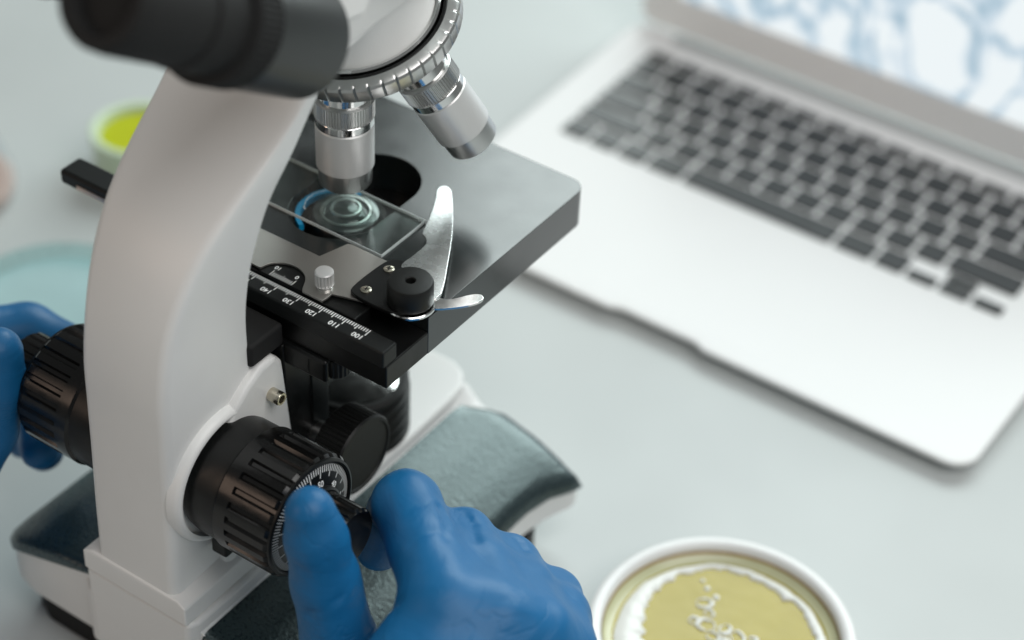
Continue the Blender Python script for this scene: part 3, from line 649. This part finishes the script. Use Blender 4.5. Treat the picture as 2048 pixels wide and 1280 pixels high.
for r, row in enumerate(rows):
    x = KX0
    for wd in row:
        key(x+wd*KU/2, KY0+(r+.5)*KVp, wd*KU-GAP, KVp-GAP, 'space_bar' if wd == 5 else 'key'); x += wd*KU
x = KX0+11.5*KU
for i in range(3): key(x+(i+.5)*KU, KY0+.27*KVp, KU-GAP, KVp*.5-GAP*.6)
key(x+1.5*KU, KY0+.76*KVp, KU-GAP, KVp*.5-GAP*.6)
wd = 14.5/14
for i in range(14): key(KX0+(i+.5)*wd*KU, KY0+5*KVp+KVp*.28, wd*KU-GAP, KVp*.56-GAP)
# trackpad: a shallow glass plate with a fine gap
def tilt(V): return [(x, y, z+ltop(y)) for x, y, z in V]
tv, tf = prism(rrect(-45, 57, 237.5, 317, 4), -0.2, 0.06); obj('trackpad', tilt(tv), tf, 'alu', lap, smooth=False)
hv, hf = prism(rrect(-113, 138, 431.5, 441, 2), -1.0, 0.35); obj('hinge_bar', tilt(hv), hf, 'hinge', lap, smooth=False, bevel=.4)
# lid leaning back
lv0 = np.array([0, 440.5, -147.4]); la = math.radians(18); LU = np.array([0, math.sin(la), math.cos(la)]); LN = np.array([0, -math.cos(la), math.sin(la)])
def lidp(x, h, t): return tuple(np.array([x, 0, 0])+lv0+LU*h+LN*t)
def lidbox(x0, x1, h0, h1, t0, t1, r=0):
    P = rrect(x0, x1, h0, h1, r, 5) if r else [(x0, h0), (x1, h0), (x1, h1), (x0, h1)]; n = len(P)
    V = [lidp(p[0], p[1], t) for t in (t0, t1) for p in P]
    return V, [tuple(range(n))[::-1], tuple(range(n, 2*n))]+[(i, (i+1) % n, n+(i+1) % n, n+i) for i in range(n)]
lid = obj('lid', *lidbox(LX0, LX1, 0.5, 200, -5, 0, 9), 'alu2', lap, bevel=.8, seg=2)
obj('screen', *lidbox(LX0+21.5, LX1-21.5, 19.5, 186, -0.05, 0.12), 'screen', lid, smooth=False)

# ------------------------------------------------------------------ dish of amber broth
PC = (130.4, 75.2)
dish = thing('culture_dish', 'round white-rimmed dish of bubbly amber liquid standing on the desk', 'dish', (PC[0], PC[1], -165))
obj('dish_wall', *lathe([(44, -164.9), (48.5, -164), (50.6, -147.5), (51.6, -146.2), (51.6, -145.2), (50.8, -144.7), (47.4, -144.9), (46.4, -146), (45.8, -153), (40, -161.5), (1, -162)], (*PC, 0), (0, 0, 1), 96), 'dishwhite', dish, angle=50)
obj('stain_ring', *lathe([(46.25, -147.6), (46.0, -149.5), (45.6, -150.5)], (*PC, 0), (0, 0, 1), 96, cap=False), 'amberrim', dish)
liq = obj('broth', *lathe([(45.8, -149.0), (44.6, -150.2), (42.0, -150.9), (38, -151.2), (20, -151.3), (.5, -151.3)], (*PC, 0), (0, 0, 1), 96, cap0=False), 'amber', dish, angle=80)
obj('broth_edge', *lathe([(45.75, -148.85), (44.5, -149.9), (42.2, -150.6)], (*PC, 0), (0, 0, 1), 96, cap=False), 'paleamber', dish)
def foam_glint_ring():  # foam that also paints window reflections along the meniscus
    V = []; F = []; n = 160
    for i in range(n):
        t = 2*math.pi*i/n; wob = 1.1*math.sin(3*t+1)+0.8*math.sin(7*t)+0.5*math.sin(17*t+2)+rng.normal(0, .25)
        wd = 3.4+0.9*math.sin(2*t+0.8)+0.6*math.sin(5*t)+ (7*max(0, math.cos(t-math.radians(212)))**5)+0.7*math.sin(31*t+1)*math.sin(3*t)+0.9*max(0, math.sin(13*t+2))**3  # broad lobe paints the large pale reflection in white
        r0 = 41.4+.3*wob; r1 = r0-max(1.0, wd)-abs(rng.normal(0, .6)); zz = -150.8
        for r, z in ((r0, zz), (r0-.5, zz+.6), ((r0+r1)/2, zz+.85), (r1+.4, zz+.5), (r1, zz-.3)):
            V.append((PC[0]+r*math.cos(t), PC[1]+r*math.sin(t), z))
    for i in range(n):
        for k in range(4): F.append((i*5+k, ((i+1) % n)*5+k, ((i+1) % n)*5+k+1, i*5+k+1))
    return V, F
obj('foam_glint_ring', *foam_glint_ring(), 'foam_glint', dish, angle=80)
def torus(cx, cy, z, R_, r, n=28, k=6):
    ph = rng.uniform(0, 6.28, 3); V = []
    for i in range(n):
        t = 2*math.pi*i/n; Rt = R_*(1+.14*math.sin(2*t+ph[0])+.06*math.sin(5*t+ph[1])); rr = r*(.62+.5*math.sin(t+ph[2])+.2*math.sin(3*t+ph[0]))+.12
        for j in range(k):
            u = 2*math.pi*j/k; V.append((cx+(Rt+rr*math.cos(u))*math.cos(t), cy+(Rt+rr*math.cos(u))*math.sin(t), z+.7*rr*math.sin(u)))
    return V, [(i*k+j, ((i+1) % n)*k+j, ((i+1) % n)*k+(j+1) % k, i*k+(j+1) % k) for i in range(n) for j in range(k)]
for (dx, dy, r) in ((-15, 15, 3.0), (-13.5, 20, 1.4), (-19, 22, 1.3), (-22, 24.5, 1.0), (-11.6, 10.2, 1.9), (-9, 5, 3.6), (-2, 8, 2.6), (3.6, 7.4, 3.4), (9, 9.5, 1.8), (-3.6, 1.2, 2.8), (2.4, 0.4, 3.0), (12.5, 6, 1.3), (15.5, 5, 1.0), (-14.6, 3.4, 2.0), (8.2, 2, 2.2), (12, 1.5, 1.2)):
    dx += rng.normal(0, .6); dy += rng.normal(0, .6)
    if r < 1.6: obj('bubble', *lathe([(r, -151.3), (r*.95, -151.0), (r*.6, -150.5), (.05, -150.4)], (PC[0]+dx, PC[1]+dy, 0), (0, 0, 1), 14), 'foam_glint', dish, angle=80); continue
    obj('bubble', *torus(PC[0]+dx, PC[1]+dy, -151.0, r*rng.uniform(.75, .95), .12+rng.uniform(.12, .34)*r), 'foam_glint', dish, angle=80)

# ------------------------------------------------------------------ small containers behind, far out of focus
c1 = (-272, 184)
jar = thing('sample_jar', 'small pale green jar of yellow-green fluid on the desk behind the arm', 'jar', (*c1, -165))
obj('jar_wall', *lathe([(20, -164.8), (22.5, -163.5), (24.5, -141), (24.8, -139.6), (23.6, -139), (20.6, -139.6), (19.0, -146), (18.6, -150)], (*c1, 0), (0, 0, 1), 48), 'paleglass', jar)
obj('fluid', *lathe([(19.6, -143), (0.5, -143)], (*c1, 0), (0, 0, 1), 48, cap0=False), 'yellow', jar)
c2 = (-212, 64)
dish2 = thing('teal_dish', 'wide shallow glass dish of teal fluid beside the left gloved hand', 'dish', (*c2, -165))
obj('dish_wall', *lathe([(38, -164.8), (41, -164), (42.5, -144), (43, -143), (42, -142.6), (40.6, -143.4), (39.6, -160)], (*c2, 0), (0, 0, 1), 64), 'tealglass', dish2)
obj('fluid', *lathe([(39.5, -160), (39.8, -150), (0.5, -150)], (*c2, 0), (0, 0, 1), 64), 'tealfluid', dish2)
c3 = (-332, 112)
fl = thing('glass_flask', 'clear glass flask with a little pink fluid at the left edge', 'flask', (*c3, -165))
obj('flask_wall', *lathe([(26, -164.8), (31, -163), (32, -158), (27, -140), (14, -105), (11, -95), (11, -72), (13, -70), (12.4, -69.4), (10.4, -71.5)], (*c3, 0), (0, 0, 1), 48, cap=False), 'flaskglass', fl)
obj('fluid', *lathe([(30, -163.5), (31, -158), (28.5, -155), (0.5, -155)], (*c3, 0), (0, 0, 1), 48), 'cork', fl)

# ------------------------------------------------------------------ gloved hands: one smooth surface each, polygonised from rounded cones
def rcone(P, a, b, ra, rb):
    ba = b-a; l2 = ba@ba; t = np.clip(((P-a)@ba)/l2, 0, 1)
    d = P-a-t[..., None]*ba; return np.sqrt((d*d).sum(-1))-(ra+(rb-ra)*t)
def smin(x, y, k):
    h = np.clip(.5+.5*(y-x)/k, 0, 1); return y+(x-y)*h-k*h*(1-h)
def nets(D, o, h):
    sgn = D < 0; nx, ny, nz = D.shape
    idx = -np.ones((nx-1, ny-1, nz-1), np.int64); acc = np.zeros((nx-1, ny-1, nz-1, 3)); cnt = np.zeros((nx-1, ny-1, nz-1))
    cs = [(i, j, k) for i in (0, 1) for j in (0, 1) for k in (0, 1)]
    def sub(A, c): return A[c[0]:nx-1+c[0], c[1]:ny-1+c[1], c[2]:nz-1+c[2]]
    for c in cs:
        for ax in range(3):
            if c[ax]: continue
            e = list(c); e[ax] = 1; e = tuple(e); d0, d1 = sub(D, c), sub(D, e); m = (d0 < 0) != (d1 < 0)
            t = np.where(m, d0/np.where(m, d0-d1, 1), 0); p = [np.where(m, float(c[q]), 0.) for q in range(3)]; p[ax] = np.where(m, t, 0.)
            for q in range(3): acc[..., q] += p[q]
            cnt += m
    act = cnt > 0; ii = np.argwhere(act); idx[act] = np.arange(len(ii))
    V = (ii+acc[act]/cnt[act][:, None])*h+o; F = []
    for ax in range(3):
        u, v = [(1, 2), (2, 0), (0, 1)][ax]
        s0 = [slice(None)]*3; s1 = [slice(None)]*3; s0[ax] = slice(0, -1); s1[ax] = slice(1, None)
        m = sgn[tuple(s0)] != sgn[tuple(s1)]; e = np.argwhere(m)
        e = e[(e[:, u] > 0) & (e[:, v] > 0) & (e[:, u] < D.shape[u]-1) & (e[:, v] < D.shape[v]-1)]
        du = np.zeros(3, int); du[u] = 1; dv = np.zeros(3, int); dv[v] = 1
        q = np.stack([idx[tuple((e-k).T)] for k in (0*du, du, du+dv, dv)], 1)
        fl_ = sgn[tuple(e.T)]; q[~fl_] = q[~fl_][:, ::-1]; F.append(q)
    return V, np.concatenate(F)
def hand(name, H, label, h=1.15):
    """H: dict with palm cones, fingers (chains of (point, radius)), thumb chain"""
    A = lambda p: np.array(p, float)
    pts = np.array([p for c in H['fingers']+[H['thumb']] for p, r in c]+[p for c in H['palm'] for p in c[:2]])
    lo = pts.min(0)-26; hi = pts.max(0)+26
    gx = [np.arange(lo[i], hi[i], h) for i in range(3)]; P = np.stack(np.meshgrid(*gx, indexing='ij'), -1)
    palm = None
    for a_, b_, ra, rb in H['palm']:
        d = rcone(P, A(a_), A(b_), ra, rb); palm = d if palm is None else smin(palm, d, 11)
    def chain(c, k):
        D = None
        for (p, r), (q, s_) in zip(c[:-1], c[1:]):
            d = rcone(P, A(p), A(q), r, s_); D = d if D is None else smin(D, d, k)
        return D
    Fd = None
    for c in H['fingers']:
        d = chain(c, 2.5); Fd = d if Fd is None else smin(Fd, d, H.get('kf', 2.2))
    D = smin(palm, Fd, 6); D = smin(D, chain(H['thumb'], 3), 7)
    # soft folds in the stretched rubber
    x, y, z = P[..., 0], P[..., 1], P[..., 2]
    D = D+0.16*np.sin(.33*x+.21*y-.27*z+1.7*np.sin(.09*y+.11*z))*np.sin(.13*x-.1*y+.16*z)
    for (p, q, wd, dp) in H.get('folds', []):
        d = rcone(P, A(p), A(q), wd*.4, wd*.4); D = D+dp*np.exp(-(np.maximum(d, 0)/wd)**2)
    V, F = nets(D, lo, h)
    base_ = pts[0]; o = thing(name, label, 'gloved hand', (float(pts[:, 0].mean()), float(pts[:, 1].mean()), float(lo[2])))
    COL.objects.unlink(o); bpy.data.objects.remove(o)
    ob = obj(name, V.tolist(), F.tolist(), 'glove', None, angle=180)
    ob['label'] = label; ob['category'] = 'gloved hand'
    md = ob.modifiers.new('smooth', 'SMOOTH'); md.factor = 0.5; md.iterations = 4
    return ob
RH = dict(kf=6.0,
    thumb=[((41.5, -60.0, -26.0), 8.4), ((44.0, -60.2, -37), 10.2), ((48, -60.8, -54), 11.4), ((56, -64, -76), 12.6), ((72, -80, -98), 15), ((92, -104, -104), 17)],
    fingers=[
        [((38, -19.5, -78), 8.4), ((43, -16.5, -60), 9.8), ((51, -21, -48), 11.8), ((68, -34, -46.5), 12), ((90, -51, -46), 13.5)],
        [((54, -8, -90), 8.4), ((60, -7, -76), 9.4), ((69, -13, -61), 11.4), ((85, -26, -56), 12.4), ((104, -43, -51), 14)],
        [((70, 0, -98), 8.4), ((76, -1, -86), 9.4), ((84.5, -7, -69), 11.2), ((98, -19, -64), 12), ((114, -35, -59), 14)],
        [((86, 2, -104), 7.8), ((92, 2, -95), 8.8), ((99, -1, -80), 10.4), ((109, -12, -74), 11), ((119, -27, -70), 13)]],
    palm=[((94, -122, -80), (90, -54, -52), 20, 15.5), ((106, -122, -76), (104, -46, -56), 20, 16), ((118, -120, -84), (114, -38, -65), 19, 15.5), ((126, -116, -94), (119, -30, -78), 17, 14), ((96, -118, -94), (80, -72, -84), 17, 14), ((108, -118, -88), (116, -190, -92), 26, 28)],
    folds=[((66.2, -22.5, -38.2), (72.8, -27.8, -36.5), 1.0, 2.2), ((72.8, -27.8, -36.5), (79, -36.3, -34.7), .9, 1.5), ((67.6, -10.4, -49.3), (74, -14.2, -48), 1.0, 2.2), ((74, -14.2, -48), (82.3, -23.8, -43.3), .9, 1.7),
           ((85.6, -2.8, -57.9), (91, -6.6, -57), 1.0, 2.0), ((44.5, -71, -40), (54.5, -65, -47), .9, .6), ((49.4, -73.4, -58.2), (59.4, -64.9, -49.5), 1.0, .8),
           ((74, -35.7, -34.2), (70.5, -44.7, -36), .9, .6), ((66.5, -60.9, -67.5), (79.5, -61.8, -41.4), 1.2, .7)])
hand('gloved_hand', RH, 'right hand in a blue glove turning the near focus knob with thumb and finger')
def mir(p): return (-66-p[0], p[1], p[2])
LH = dict(kf=5.0,
    thumb=[((-101, -60, -32), 9.0), ((-102, -62, -46), 10.4), ((-105, -68, -66), 11.4), ((-112, -80, -88), 13), ((-130, -102, -104), 15), ((-150, -120, -110), 17)],
    fingers=[
        [((-100, -23, -72), 8.0), ((-112, -15, -68), 9.0), ((-133, -19, -66), 11), ((-143, -34, -64), 11.4), ((-160, -58, -64), 13)],
        [((-104, -45, -92), 8.2), ((-115, -34, -94), 9.2), ((-135, -22, -84), 11), ((-150, -38, -76), 11.4), ((-166, -60, -72), 13.5)],
        [((-116, -34, -108), 8.2), ((-128, -26, -104), 9.2), ((-144, -22, -94), 11), ((-160, -38, -84), 11.4), ((-174, -60, -80), 13.5)],
        [((-132, -30, -114), 7.6), ((-142, -24, -108), 8.6), ((-156, -22, -100), 10), ((-170, -38, -92), 10.6), ((-184, -60, -90), 12.5)]],
    palm=[((-160, -126, -92), (-158, -62, -66), 19, 15), ((-168, -126, -92), (-166, -62, -76), 19, 15), ((-176, -126, -96), (-174, -60, -84), 18, 15), ((-182, -124, -102), (-182, -58, -94), 16, 13.5), ((-156, -122, -104), (-136, -84, -94), 17, 14), ((-168, -126, -96), (-182, -190, -102), 25, 28)])
hand('gloved_hand', LH, 'left hand in a blue glove holding the far focus knob at the left edge', h=1.9)
